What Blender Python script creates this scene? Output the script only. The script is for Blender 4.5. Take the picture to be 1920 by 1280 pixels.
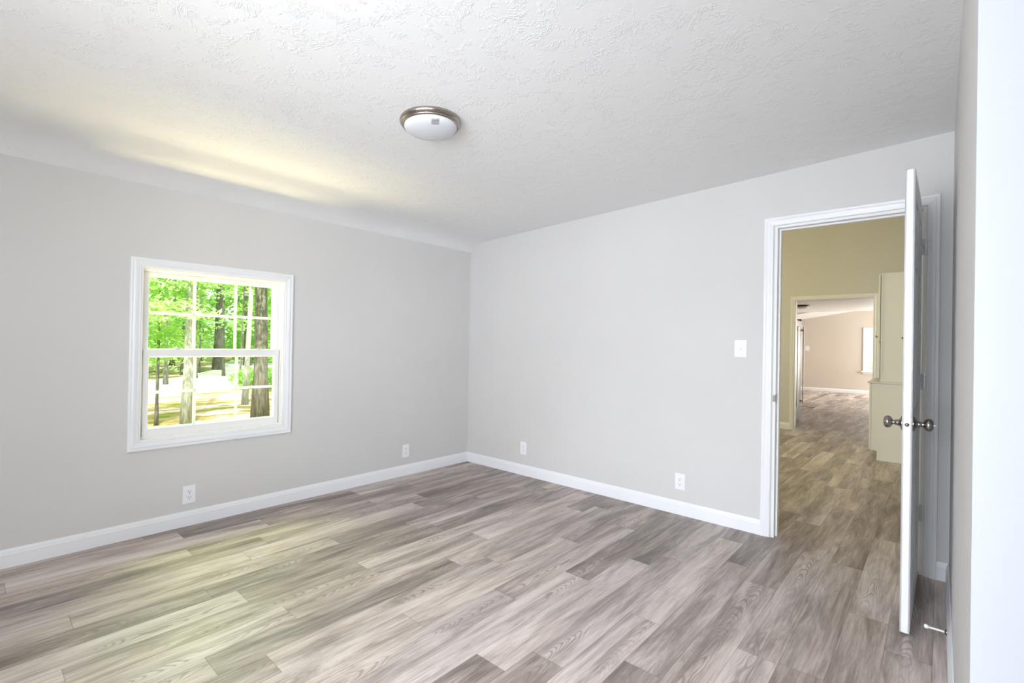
import bpy, bmesh, math, random
from mathutils import Vector, Matrix
import numpy as np
sc = bpy.context.scene
for o in list(bpy.data.objects): bpy.data.objects.remove(o)

# ---------------------------------------------------------------- camera
CAM = Vector((3.73620, -3.54059, 1.24370))
YAW, PITCH, ROLL, FPX = 0.724162, 0.005012, 0.017479, 907.419
fw = Vector((-math.sin(YAW)*math.cos(PITCH), math.cos(YAW)*math.cos(PITCH), math.sin(PITCH)))
rt = fw.cross(Vector((0, 0, 1))).normalized(); up = rt.cross(fw)
r2 = rt*math.cos(ROLL)+up*math.sin(ROLL); u2 = -rt*math.sin(ROLL)+up*math.cos(ROLL)
cd = bpy.data.cameras.new('camera'); cam = bpy.data.objects.new('camera', cd)
sc.collection.objects.link(cam)
M = Matrix((r2, u2, -fw)).transposed().to_4x4(); M.translation = CAM
cam.matrix_world = M
cd.sensor_width = 36.0; cd.lens = FPX/1920*36.0; cd.clip_start = 0.02; cd.clip_end = 300
sc.camera = cam
vs = sc.view_settings
vs.view_transform = 'Standard'; vs.look = 'None'; vs.gamma = 1.0; vs.use_curve_mapping = False
vs.exposure = 0.0

# ---------------------------------------------------------------- world, sun, added fill lamps
W = bpy.data.worlds.new('world'); sc.world = W; W.use_nodes = True
bg = W.node_tree.nodes['Background']
bg.inputs[0].default_value = (0.93, 0.97, 1.0, 1); bg.inputs[1].default_value = 2.8
sd = bpy.data.lights.new('sun', 'SUN'); sd.energy = 11.0; sd.angle = math.radians(1.5); sd.color = (1.0, 0.97, 0.90)
so = bpy.data.objects.new('sun', sd); sc.collection.objects.link(so)
so.rotation_euler = Vector((-0.62, 0.25, -0.85)).to_track_quat('-Z', 'Y').to_euler()

def area(name, loc, d, sx, sy, e, col, spread=180):
    l = bpy.data.lights.new(name, 'AREA'); l.shape = 'RECTANGLE'; l.size = sx; l.size_y = sy
    l.energy = e; l.color = col; l.spread = math.radians(spread)
    o = bpy.data.objects.new(name, l); sc.collection.objects.link(o)
    o.location = loc; o.rotation_euler = Vector(d).to_track_quat('-Z', 'Z').to_euler()
    return o
FILL_TINT = (0.90, 0.955, 1.05)  # tint of the added bedroom fill lamps
area('added_fill_south', (2.95, -5.26, 1.45), (-0.13, 1.0, 0.07), 1.3, 1.5, 35, FILL_TINT, 95)  # unseen fill lamp added behind the camera
area('added_fill_south_up', (2.95, -5.26, 1.30), (0.10, 0.9, 0.36), 1.3, 1.2, 12, FILL_TINT, 80)  # extra upward fill, added to brighten the ceiling
area('added_fill_south_low', (2.95, -5.26, 1.55), (-0.05, 1.0, -0.62), 1.3, 1.3, 20, FILL_TINT, 60)  # extra downward fill, added to brighten the floor
area('added_fill_east', (3.90, -4.32, 1.35), (-1, 0.25, 0), 1.4, 1.5, 31, FILL_TINT)  # unseen fill lamp added beside the camera to even out the walls
area('added_fill_east_corner', (3.90, -4.32, 1.45), (-0.92, 1.0, 0.03), 1.4, 1.5, 13, FILL_TINT, 65)  # narrow fill beam added to brighten the far corner
area('added_fill_hall', (-0.10, 2.6, 1.7), (1, 0.15, 0.12), 1.5, 1.5, 70, (1.0, 0.88, 0.50))  # added yellow lamp tinting the hall from an unseen side
area('added_fill_living', (5.50, 12.30, 1.30), (-1, -0.10, 0), 1.5, 1.5, 260, (1.0, 0.96, 0.86))  # added lamp brightening the living room from out of view
gb = area('added_ground_fill', (-0.66, -2.50, -0.20), (0, 0, 1), 0.34, 1.1, 120, (1.0, 0.80, 0.42))  # hidden lamp added below the sill, imitates light off sunlit ground
gb.rotation_euler = (math.pi, 0, 0)
cg = area('added_canopy_fill', (-1.45, -2.25, 2.8), (0, 0, -1), 0.7, 1.1, 95, (0.85, 1.0, 0.30))  # hidden lamp added above the window, imitates green light from the leaves
cg.rotation_euler = (0, math.radians(-42), 0)

# ---------------------------------------------------------------- node helpers
def new_mat(name):
    m = bpy.data.materials.new(name); m.use_nodes = True
    nt = m.node_tree; b = nt.nodes['Principled BSDF']
    return m, nt, b
class G:
    def __init__(s, nt): s.nt = nt
    def n(s, t, **k):
        nd = s.nt.nodes.new(t)
        for a, v in k.items(): setattr(nd, a, v)
        return nd
    def put(s, sock, v):
        if isinstance(v, bpy.types.NodeSocket): s.nt.links.new(v, sock)
        else: sock.default_value = v
    def m(s, op, a, b=0.0, c=0.0):
        nd = s.n('ShaderNodeMath', operation=op); s.put(nd.inputs[0], a); s.put(nd.inputs[1], b)
        if op in ('MULTIPLY_ADD', 'SMOOTH_MIN', 'COMPARE'): s.put(nd.inputs[2], c)
        return nd.outputs[0]
    def v(s, x, y, z):
        nd = s.n('ShaderNodeCombineXYZ')
        for i, q in enumerate((x, y, z)): s.put(nd.inputs[i], q)
        return nd.outputs[0]
    def noise(s, vec, scale, detail=2.0, rough=0.5, dist=0.0):
        nd = s.n('ShaderNodeTexNoise'); s.put(nd.inputs['Vector'], vec)
        nd.inputs['Scale'].default_value = scale; nd.inputs['Detail'].default_value = detail
        nd.inputs['Roughness'].default_value = rough; nd.inputs['Distortion'].default_value = dist
        return nd.outputs[0]
    def wn(s, vec):
        nd = s.n('ShaderNodeTexWhiteNoise'); nd.noise_dimensions = '3D'; s.put(nd.inputs['Vector'], vec)
        return nd.outputs['Value'], nd.outputs['Color']
    def ramp(s, f, stops, interp='LINEAR'):
        nd = s.n('ShaderNodeValToRGB'); s.put(nd.inputs[0], f); e = nd.color_ramp.elements
        nd.color_ramp.interpolation = interp
        while len(e) < len(stops): e.new(0.5)
        for el, (p, c) in zip(e, stops): el.position = p; el.color = (*c, 1) if len(c) == 3 else c
        return nd.outputs[0]
    def mix(s, f, a, b, t='MIX'):
        nd = s.n('ShaderNodeMix', data_type='RGBA', blend_type=t)
        s.put(nd.inputs[0], f)
        for i, q in ((6, a), (7, b)):
            if isinstance(q, tuple): q = (*q, 1) if len(q) == 3 else q
            s.put(nd.inputs[i], q)
        return nd.outputs[2]
    def mr(s, f, a, b, c=0.0, d=1.0):
        nd = s.n('ShaderNodeMapRange'); nd.clamp = True
        for i, q in enumerate((f, a, b, c, d)): s.put(nd.inputs[i], q)
        return nd.outputs[0]
    def bump(s, h, strength, dist):
        nd = s.n('ShaderNodeBump'); nd.inputs['Strength'].default_value = strength
        nd.inputs['Distance'].default_value = dist; s.put(nd.inputs['Height'], h); return nd.outputs[0]
def pos(g):
    return g.n('ShaderNodeNewGeometry').outputs['Position']
def objc(g):
    return g.n('ShaderNodeTexCoord').outputs['Object']

def paint(name, col, rough=0.6, bs=0.06, scale=220, spec=0.35):
    m, nt, b = new_mat(name); g = G(nt); p = pos(g)
    n1 = g.noise(p, 1.3, 2.0)
    c2 = tuple(x*0.965 for x in col)
    nt.links.new(g.mix(g.mr(n1, 0.3, 0.7), c2, col), b.inputs['Base Color'])
    b.inputs['Roughness'].default_value = rough; b.inputs['Specular IOR Level'].default_value = spec
    n2 = g.noise(p, scale, 3.0)
    nt.links.new(g.bump(n2, bs, 0.002), b.inputs['Normal'])
    return m
def simple(name, col, rough=0.5, metal=0.0, spec=0.5, bs=0.03, scale=300):
    m, nt, b = new_mat(name); g = G(nt); p = objc(g)
    n = g.noise(p, scale, 2.0)
    c2 = tuple(x*0.93 for x in col)
    nt.links.new(g.mix(n, c2, col), b.inputs['Base Color'])
    b.inputs['Roughness'].default_value = rough; b.inputs['Metallic'].default_value = metal
    b.inputs['Specular IOR Level'].default_value = spec
    nt.links.new(g.bump(n, bs, 0.001), b.inputs['Normal'])
    return m
MT = {}
MT['wall'] = paint('greige_wall_paint', (0.645, 0.635, 0.620), 0.62)
MT['far_wall'] = paint('beige_wall_paint', (0.62, 0.56, 0.50), 0.62)
MT['trim'] = paint('white_trim_paint', (0.83, 0.84, 0.86), 0.34, 0.03, 120, 0.5)
MT['jamb'] = paint('white_jamb_paint', (0.80, 0.81, 0.82), 0.4, 0.02, 120, 0.4)
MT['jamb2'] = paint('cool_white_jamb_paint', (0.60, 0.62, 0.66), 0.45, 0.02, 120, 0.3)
MT['vinyl'] = simple('window_vinyl', (0.88, 0.88, 0.86), 0.35)
def thin_vinyl():
    m, nt, b = new_mat('translucent_vinyl'); g = G(nt)
    b.inputs['Base Color'].default_value = (0.9, 0.9, 0.88, 1); b.inputs['Roughness'].default_value = 0.4
    t = g.n('ShaderNodeBsdfTranslucent'); t.inputs[0].default_value = (0.92, 0.93, 0.88, 1)
    mx = g.n('ShaderNodeMixShader'); mx.inputs[0].default_value = 0.45
    nt.links.new(b.outputs[0], mx.inputs[1]); nt.links.new(t.outputs[0], mx.inputs[2])
    nt.links.new(mx.outputs[0], nt.nodes['Material Output'].inputs[0]); return m
MT['grille'] = thin_vinyl()
MT['plastic'] = simple('white_plastic', (0.87, 0.88, 0.90), 0.3)
MT['slot'] = simple('dark_slot', (0.16, 0.16, 0.18), 0.6)
MT['cab'] = paint('cream_cabinet_paint', (0.76, 0.75, 0.68), 0.42, 0.03, 100, 0.4)
MT['counter'] = simple('laminate_counter', (0.62, 0.60, 0.56), 0.3)
MT['black'] = simple('black_plastic', (0.02, 0.02, 0.02), 0.5)
MT['hinge'] = simple('satin_hinge', (0.72, 0.72, 0.72), 0.38, 0.55)
MT['bronze'] = simple('dark_bronze', (0.10, 0.08, 0.06), 0.4, 0.8)
MT['rubber'] = simple('white_rubber', (0.88, 0.88, 0.86), 0.6)
MT['register'] = simple('brown_register', (0.22, 0.17, 0.13), 0.5, 0.4)

def nickel(name, col, rough):
    m, nt, b = new_mat(name); g = G(nt)
    b.inputs['Metallic'].default_value = 1.0; b.inputs['Base Color'].default_value = (*col, 1)
    n = g.noise(objc(g), 400, 3.0)
    nt.links.new(g.mr(n, 0.2, 0.8, rough-0.05, rough+0.05), b.inputs['Roughness'])
    return m
MT['nickel'] = nickel('brushed_nickel', (0.40, 0.36, 0.32), 0.26)
MT['knob'] = nickel('satin_pewter', (0.30, 0.28, 0.26), 0.24)
MT['steel'] = nickel('stainless_steel', (0.20, 0.20, 0.21), 0.34)

# ceiling: stomped crow's-foot texture
m, nt, b = new_mat('textured_ceiling'); g = G(nt); p = pos(g)
b.inputs['Base Color'].default_value = (0.84, 0.845, 0.85, 1); b.inputs['Roughness'].default_value = 0.45
b.inputs['Specular IOR Level'].default_value = 0.3
sx = g.n('ShaderNodeSeparateXYZ'); nt.links.new(p, sx.inputs[0]); X, Y = sx.outputs[0], sx.outputs[1]
def stomp(ox, oy, sc_):
    x = g.m('ADD', X, ox); y = g.m('ADD', Y, oy)
    w1 = g.m('MULTIPLY_ADD', g.noise(p, 3.0, 1.0), 0.12, -0.06)
    vec = g.v(g.m('ADD', x, w1), g.m('SUBTRACT', y, w1), 0.0)
    vo = g.n('ShaderNodeTexVoronoi'); vo.voronoi_dimensions = '2D'; vo.feature = 'F1'
    vo.inputs['Scale'].default_value = sc_; vo.inputs['Randomness'].default_value = 0.9
    nt.links.new(vec, vo.inputs['Vector'])
    sb = g.n('ShaderNodeVectorMath', operation='SUBTRACT'); nt.links.new(vec, sb.inputs[0]); nt.links.new(vo.outputs['Position'], sb.inputs[1])
    s2 = g.n('ShaderNodeSeparateXYZ'); nt.links.new(sb.outputs[0], s2.inputs[0])
    an = g.m('ARCTAN2', s2.outputs[1], s2.outputs[0])
    s3 = g.n('ShaderNodeSeparateXYZ'); nt.links.new(vo.outputs['Color'], s3.inputs[0])
    cell = g.m('MULTIPLY', s3.outputs[0], 40.0)
    v2 = g.v(g.m('MULTIPLY', g.m('COSINE', an), 3.4), g.m('MULTIPLY', g.m('SINE', an), 3.4),
             g.m('ADD', cell, g.m('MULTIPLY', vo.outputs['Distance'], 1.6)))
    n = g.noise(v2, 2.0, 2.0, 0.6, 0.25)
    ridge = g.m('SUBTRACT', 1.0, g.m('MULTIPLY', g.m('ABSOLUTE', g.m('SUBTRACT', n, 0.5)), 16.0))
    ridge = g.m('MAXIMUM', ridge, 0.0)
    fine = g.noise(p, 13.0, 3.0, 0.65)
    return g.m('MULTIPLY', ridge, g.mr(fine, 0.50, 0.58))
h = g.m('MAXIMUM', stomp(0, 0, 3.2), stomp(3.7, 1.3, 3.9))
h = g.m('ADD', h, g.m('MULTIPLY', g.noise(p, 45.0, 2.0), 0.10))
h = g.m('ADD', h, g.m('MULTIPLY', g.noise(p, 1.2, 1.0), 3.0))
nt.links.new(g.bump(h, 0.34, 0.0035), b.inputs['Normal'])
MT['ceil'] = m

# floor: grey-brown wood-look planks along y
m, nt, b = new_mat('wood_look_planks'); g = G(nt); p = pos(g)
sx = g.n('ShaderNodeSeparateXYZ'); nt.links.new(p, sx.inputs[0]); X, Y = sx.outputs[0], sx.outputs[1]
PW, PL = 0.152, 1.22
rx = g.m('DIVIDE', g.m('ADD', X, 0.074), PW); row = g.m('FLOOR', rx); fx = g.m('FRACT', rx)
sh, _ = g.wn(g.v(row, 3.0, 7.0))
ry = g.m('ADD', g.m('DIVIDE', Y, PL), g.m('MULTIPLY', sh, 7.3)); col_ = g.m('FLOOR', ry); fy = g.m('FRACT', ry)
idv, idc = g.wn(g.v(row, col_, 1.0))
idv2, _ = g.wn(g.v(row, col_, 9.0))
off = g.m('MULTIPLY', idv, 60.0)
gx = g.m('MULTIPLY', X, 1.0)
# broad streaky tone
n1 = g.noise(g.v(g.m('MULTIPLY', X, 7.0), g.m('MULTIPLY', Y, 0.9), off), 1.6, 6.0, 0.66, 0.6)
# fine grain
n2 = g.noise(g.v(g.m('MULTIPLY', X, 120.0), g.m('MULTIPLY', Y, 5.0), off), 1.0, 4.0, 0.65)
# cathedral figure
wx = g.m('MULTIPLY', g.m('SUBTRACT', fx, g.m('ADD', 0.3, g.m('MULTIPLY', idv2, 0.4))), 1.0)
wy = g.m('ADD', g.m('MULTIPLY', fy, 3.4), g.m('MULTIPLY', idv2, 9.0))
wn_ = g.noise(g.v(g.m('MULTIPLY', X, 5.0), g.m('MULTIPLY', Y, 1.6), off), 1.5, 2.0)
ph = g.m('ADD', g.m('ADD', wy, g.m('MULTIPLY', g.m('MULTIPLY', wx, wx), 9.0)), g.m('MULTIPLY', wn_, 2.6))
wave = g.m('SINE', g.m('MULTIPLY', ph, 30.0))
fig = g.m('MULTIPLY', g.mr(wave, 0.1, 1.0), g.mr(g.noise(g.v(g.m('MULTIPLY', X, 3.0), g.m('MULTIPLY', Y, 1.1), off), 1.0, 1.0), 0.44, 0.60))
fig = g.m('MULTIPLY', fig, g.mr(g.m('ABSOLUTE', wx), 0.12, 0.36, 1.0, 0.0))
tone = g.m('ADD', g.m('MULTIPLY', n1, 0.80), g.m('MULTIPLY', g.m('SUBTRACT', idv, 0.5), 0.20))
tone = g.m('ADD', tone, g.m('MULTIPLY', g.m('SUBTRACT', n2, 0.5), 0.34))
base = g.ramp(tone, [(0.20, (0.160, 0.128, 0.112)), (0.36, (0.345, 0.285, 0.252)), (0.50, (0.56, 0.480, 0.430)), (0.66, (0.73, 0.65, 0.60))])
warm = g.mix(g.mr(g.noise(g.v(g.m('MULTIPLY', X, 5.0), g.m('MULTIPLY', Y, 0.7), g.m('ADD', off, 5.0)), 1.0, 2.0), 0.4, 0.62, 0.0, 0.6), base, g.mix(1.0, base, (0.93, 0.98, 1.06), 'MULTIPLY'))
c = g.mix(g.m('MULTIPLY', fig, 0.62), warm, (0.18, 0.15, 0.13))
ex = g.m('MINIMUM', fx, g.m('SUBTRACT', 1.0, fx)); ey = g.m('MINIMUM', fy, g.m('SUBTRACT', 1.0, fy))
gap = g.m('MAXIMUM', g.mr(ex, 0.004, 0.012, 1.0, 0.0), g.mr(ey, 0.0006, 0.0016, 1.0, 0.0))
c = g.mix(g.m('MULTIPLY', gap, 0.45), c, (0.09, 0.08, 0.075))
nt.links.new(c, b.inputs['Base Color'])
nt.links.new(g.mr(n2, 0.2, 0.8, 0.40, 0.52), b.inputs['Roughness'])
b.inputs['Specular IOR Level'].default_value = 0.5
hh = g.m('ADD', g.m('MULTIPLY', gap, -1.0), g.m('MULTIPLY', n2, 0.25))
nt.links.new(g.bump(hh, 0.25, 0.0015), b.inputs['Normal'])
MT['floor'] = m

# thin clear glass
m, nt, b = new_mat('window_glass'); nt.nodes.remove(b)
g = G(nt); tr = g.n('ShaderNodeBsdfTransparent'); gl = g.n('ShaderNodeBsdfGlossy'); gl.inputs['Roughness'].default_value = 0.02
tr.inputs[0].default_value = (0.96, 0.985, 0.97, 1)
fr = g.n('ShaderNodeFresnel'); fr.inputs[0].default_value = 1.45
bf = g.n('ShaderNodeNewGeometry').outputs['Backfacing']
ff = g.m('MULTIPLY', fr.outputs[0], g.m('SUBTRACT', 1.0, bf))
mx = g.n('ShaderNodeMixShader'); nt.links.new(ff, mx.inputs[0]); nt.links.new(tr.outputs[0], mx.inputs[1]); nt.links.new(gl.outputs[0], mx.inputs[2])
nt.links.new(mx.outputs[0], nt.nodes['Material Output'].inputs[0])
MT['glass'] = m
# frosted lamp shade (unlit)
m, nt, b = new_mat('opal_glass'); g = G(nt)
b.inputs['Base Color'].default_value = (0.66, 0.68, 0.72, 1); b.inputs['Roughness'].default_value = 0.16
nt.links.new(g.bump(g.noise(objc(g), 30, 1.0), 0.02, 0.001), b.inputs['Normal'])
b.inputs['Coat Weight'].default_value = 0.3
MT['opal'] = m
MT['sticker'] = simple('grey_paper', (0.42, 0.41, 0.42), 0.7)
MT['ink'] = simple('grey_ink', (0.22, 0.21, 0.22), 0.7)

# outdoors
def leafm(name, c1, c2):
    m, nt, b = new_mat(name); nt.nodes.remove(b); g = G(nt); p = pos(g)
    n = g.noise(p, 1.7, 3.0, 0.7); cc = g.mix(g.mr(n, 0.35, 0.65), c1, c2)
    d = g.n('ShaderNodeBsdfDiffuse'); t = g.n('ShaderNodeBsdfTranslucent')
    nt.links.new(cc, d.inputs[0]); nt.links.new(cc, t.inputs[0])
    mx = g.n('ShaderNodeMixShader'); mx.inputs[0].default_value = 0.5
    nt.links.new(d.outputs[0], mx.inputs[1]); nt.links.new(t.outputs[0], mx.inputs[2])
    nt.links.new(mx.outputs[0], nt.nodes['Material Output'].inputs[0]); return m
MT['leaf'] = leafm('spring_leaves', (0.19, 0.45, 0.05), (0.46, 0.74, 0.18))
MT['leaf2'] = leafm('pale_leaves', (0.32, 0.60, 0.12), (0.68, 0.84, 0.46))
def bark(name, c1, c2):
    m, nt, b = new_mat(name); g = G(nt); p = pos(g)
    mp = g.n('ShaderNodeMapping'); mp.inputs['Scale'].default_value = (14, 14, 2.5); nt.links.new(p, mp.inputs[0])
    n = g.noise(mp.outputs[0], 1.6, 5.0, 0.7); nt.links.new(g.mix(g.mr(n, 0.35, 0.68), c1, c2), b.inputs['Base Color'])
    b.inputs['Roughness'].default_value = 0.9; nt.links.new(g.bump(n, 0.8, 0.03), b.inputs['Normal']); return m
MT['bark'] = bark('grey_bark', (0.07, 0.065, 0.045), (0.25, 0.24, 0.19))
MT['bark2'] = bark('pale_bark', (0.22, 0.23, 0.17), (0.52, 0.52, 0.44))
m, nt, b = new_mat('forest_floor'); g = G(nt); p = pos(g)
mp = g.n('ShaderNodeMapping'); mp.inputs['Scale'].default_value = (1.0, 0.45, 1); nt.links.new(p, mp.inputs[0])
n = g.noise(mp.outputs[0], 1.4, 5.0, 0.68)
nt.links.new(g.ramp(n, [(0.36, (0.10, 0.20, 0.03)), (0.44, (0.30, 0.24, 0.08)), (0.50, (0.34, 0.25, 0.12)), (0.62, (0.75, 0.72, 0.62))]), b.inputs['Base Color'])
b.inputs['Roughness'].default_value = 1.0; b.inputs['Specular IOR Level'].default_value = 0.0
MT['ground'] = m
MT['gravel'] = simple('pale_gravel', (0.80, 0.78, 0.74), 0.95, 0, 0.1, 0.5, 8)
MT['siding'] = simple('exterior_siding', (0.75, 0.74, 0.70), 0.7)

# ---------------------------------------------------------------- mesh helpers
def box(bm, x0, x1, y0, y1, z0, z1, rot=None, piv=None):
    vv = [bm.verts.new(Vector(c)) for c in ((x0,y0,z0),(x1,y0,z0),(x1,y1,z0),(x0,y1,z0),(x0,y0,z1),(x1,y0,z1),(x1,y1,z1),(x0,y1,z1))]
    for f in ((0,3,2,1),(4,5,6,7),(0,1,5,4),(1,2,6,5),(2,3,7,6),(3,0,4,7)): bm.faces.new([vv[i] for i in f])
    return vv
def bm_(): return bmesh.new()
def bevel(bm, w, seg=2):
    bmesh.ops.recalc_face_normals(bm, faces=bm.faces)
    ed = [e for e in bm.edges if len(e.link_faces) == 2 and e.calc_face_angle(0) > 0.6]
    bmesh.ops.bevel(bm, geom=ed, offset=w, segments=seg, affect='EDGES', profile=0.5)
def obj(name, bm, mat, parent=None, smooth=False, mats=None):
    bmesh.ops.recalc_face_normals(bm, faces=bm.faces)
    me = bpy.data.meshes.new(name); bm.to_mesh(me); bm.free()
    for mm in (mats or [mat]): me.materials.append(MT[mm] if isinstance(mm, str) else mm)
    if smooth:
        for f in me.polygons: f.use_smooth = True
    o = bpy.data.objects.new(name, me); sc.collection.objects.link(o)
    if parent: o.parent = parent
    return o
def smooth_angle(o, a=0.6):
    me = o.data
    for f in me.polygons: f.use_smooth = True
    bm = bmesh.new(); bm.from_mesh(me)
    for e in bm.edges:
        if len(e.link_faces) == 2 and e.calc_face_angle(0) > a: e.smooth = False
    bm.to_mesh(me); bm.free()
def empty(name, loc=(0, 0, 0), rot=(0, 0, 0)):
    o = bpy.data.objects.new(name, None); sc.collection.objects.link(o)
    o.location = loc; o.rotation_euler = rot; o.empty_display_size = 0.1; return o
def struct(o): o['kind'] = 'structure'; return o
def tag(o, label, cat, group=None):
    o['label'] = label; o['category'] = cat
    if group: o['group'] = group
    return o
def lathe(bm, prof, seg=48, axis='Z', origin=(0, 0, 0), sgn=1):
    rings = []
    for r, h in prof:
        ring = []
        if r < 1e-6:
            p_ = (0, 0, h)
            ring = [p_]
        else:
            ring = [(r*math.cos(2*math.pi*i/seg), r*math.sin(2*math.pi*i/seg), h) for i in range(seg)]
        vs_ = []
        for (x, y, z) in ring:
            if axis == 'X': q = (sgn*z, x, y)
            elif axis == 'Y': q = (x, sgn*z, y)
            else: q = (x, y, sgn*z)
            vs_.append(bm.verts.new((q[0]+origin[0], q[1]+origin[1], q[2]+origin[2])))
        rings.append(vs_)
    for a, b_ in zip(rings, rings[1:]):
        for i in range(seg):
            j = (i+1) % seg
            if len(a) == 1 and len(b_) == 1: continue
            if len(a) == 1: bm.faces.new((a[0], b_[i], b_[j]))
            elif len(b_) == 1: bm.faces.new((a[i], a[j], b_[0]))
            else: bm.faces.new((a[i], a[j], b_[j], b_[i]))
def extrude_profile(bm, prof, A, B, n, u=Vector((0, 0, 1)), mA=0.0, mB=0.0):
    """profile (d,h): d along n, h along u; run A->B; mA/mB shift the run per unit d or h (mitre)."""
    A, B = Vector(A), Vector(B); t = (B-A).normalized(); L = []
    for P, mm in ((A, mA), (B, mB)):
        L.append([bm.verts.new(P+n*d+u*h+t*mm*(k(d, h) if callable(k) else 0)) if False else bm.verts.new(P+n*d+u*h+t*mm*h) for d, h in prof] if True else None)
    k = len(prof)
    for i in range(k):
        j = (i+1) % k; bm.faces.new((L[0][i], L[0][j], L[1][j], L[1][i]))
    bm.faces.new(L[0][::-1]); bm.faces.new(L[1])
def extrude_miter_d(bm, prof, A, B, n, mA, mB):
    """baseboard: mitre grows with d (depth)"""
    A, B = Vector(A), Vector(B); t = (B-A).normalized(); L = []
    for P, mm in ((A, mA), (B, mB)):
        L.append([bm.verts.new(P+n*d+Vector((0, 0, h))+t*mm*d) for d, h in prof])
    k = len(prof)
    for i in range(k):
        j = (i+1) % k; bm.faces.new((L[0][i], L[0][j], L[1][j], L[1][i]))
    bm.faces.new(L[0][::-1]); bm.faces.new(L[1])

# ---------------------------------------------------------------- room shell
XR, YS = 3.784, -5.20           # right wall, south wall
JL, JR, DH = 2.913, 3.676, 2.052  # door opening
WY0, WY1, WZ0, WZ1 = -2.816, -1.930, 0.592, 1.686
XE = 5.6                         # far rooms' east wall
D2, D3, YK = 4.922, 13.408, 11.5
# floor
bm = bm_(); box(bm, -0.15, XE+0.15, YS-0.15, D3+0.15, -0.12, 0.0); struct(obj('floor', bm, 'floor'))
def ztop(x): return 2.2872+0.0406*x
# main ceiling with the drooping edge along the window wall
prof = [(-0.03, 2.190), (0.0, 2.2035), (0.03, 2.2245), (0.06, 2.2430), (0.10, 2.2610), (0.14, 2.2745), (0.19, 2.2865), (0.25, 2.2945), (0.33, 2.3005)]
xs = [0.6, 1.2, 1.8, 2.4, 3.0, 3.6, 4.0, 5.75]
pts = prof+[(x, ztop(x)) for x in xs]
bm = bm_(); NY = 12; y0, y1 = YS-0.1, 0.06; rows = []
for j in range(NY+1):
    y = y0+(y1-y0)*j/NY
    rows.append([bm.verts.new((x, y, z)) for x, z in pts]+[bm.verts.new((5.75, y, 2.75)), bm.verts.new((-0.03, y, 2.75))])
k = len(rows[0])
for j in range(NY):
    for i in range(k): bm.faces.new((rows[j][i], rows[j][(i+1) % k], rows[j+1][(i+1) % k], rows[j+1][i]))
bm.faces.new(rows[0]); bm.faces.new(rows[-1][::-1])
o = struct(obj('ceiling', bm, 'ceil')); smooth_angle(o, 0.7)

def wall_x(name, x0, x1, y0, y1, z1, holes, mat):
    """wall slab in the y-z plane with rectangular holes (y0,y1,z0,z1), sorted by y"""
    bm = bm_(); y = y0
    for (a, b_, c_, d_) in holes:
        box(bm, x0, x1, y, a, 0, z1)
        if c_ > 0: box(bm, x0, x1, a, b_, 0, c_)
        box(bm, x0, x1, a, b_, d_, z1); y = b_
    box(bm, x0, x1, y, y1, 0, z1)
    bmesh.ops.remove_doubles(bm, verts=bm.verts, dist=1e-5)
    return struct(obj(name, bm, mat))
def wall_y(name, y0, y1, x0, x1, z1, holes, mat):
    bm = bm_(); x = x0
    for (a, b_, c_, d_) in holes:
        box(bm, x, a, y0, y1, 0, z1)
        if c_ > 0: box(bm, a, b_, y0, y1, 0, c_)
        box(bm, a, b_, y0, y1, d_, z1); x = b_
    box(bm, x, x1, y0, y1, 0, z1)
    bmesh.ops.remove_doubles(bm, verts=bm.verts, dist=1e-5)
    return struct(obj(name, bm, mat))
wall_x('wall_left', -0.13, 0.0, YS-0.13, 0.06, 2.30, [(WY0, WY1, WZ0, WZ1)], 'wall')
wall_x('wall_hall_left', -0.13, 0.0, 0.06, D2+0.12, 3.5, [(1.85, 3.35, 0.95, 2.45)], 'wall')
wall_x('wall_kitchen_left', -0.13, 0.0, D2+0.12, D3+0.13, 3.2, [], 'far_wall')
wall_y('wall_back', 0.0, 0.12, 0.0, XE, 3.5, [(JL, JR, 0, DH)], 'wall')
YJ = -2.295
wall_x('wall_right', XR, XR+0.12, YS-0.13, 0.0, 2.47, [(-5.05, -3.60, 0.6, 2.1), (YJ-0.83, YJ, 0, 2.06)], 'wall')
wall_y('wall_front', YS-0.13, YS, 0.0, XR, 2.55, [(2.30, 3.60, 0.6, 2.1)], 'wall')
wall_x('wall_bath_side', XE, XE+0.13, -3.42, 0.06, 2.75, [], 'wall')
wall_y('wall_bath_front', -3.42, -3.30, XR+0.12, XE, 2.75, [], 'wall')
# hall
wall_y('wall_middle', D2, D2+0.12, 0.0, XE, 3.5, [(2.052, 3.043, 0, 2.000)], 'wall')
wall_x('wall_hall_right', XR, XR+0.12, 0.12, D2, 3.5, [], 'wall')
bm = bm_(); box(bm, -0.13, XE+0.13, 0.0, D2+0.12, 3.40, 3.55); struct(obj('ceiling_hall', bm, 'ceil'))
bm = bm_(); box(bm, 0.0, XE, D2+0.12, YK, 2.234, 2.33); struct(obj('ceiling_kitchen', bm, 'ceil'))
wall_y('wall_far', D3, D3+0.13, 0.0, XE, 3.2, [(2.155, 2.95, 0.65, 1.83)], 'far_wall')
wall_x('wall_kitchen_right', XE, XE+0.13, D2+0.12, D3+0.13, 3.2, [(11.55, 13.15, 0.45, 2.1)], 'far_wall')
bm = bm_()
for a, b_, za, zb in ((0.0, 1.90, 2.049, 2.362), (1.90, XE+0.1, 2.362, 2.362)):
    box(bm, a, b_, YK-0.05, D3+0.1, 3.1, 3.15)
    vv = [bm.verts.new(c) for c in ((a, YK, za), (b_, YK, zb), (b_, D3+0.1, zb), (a, D3+0.1, za), (a, YK, za+.06), (b_, YK, zb+.06), (b_, D3+0.1, zb+.06), (a, D3+0.1, za+.06))]
    for f in ((0,3,2,1),(4,5,6,7),(0,1,5,4),(1,2,6,5),(2,3,7,6),(3,0,4,7)): bm.faces.new([vv[i] for i in f])
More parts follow.
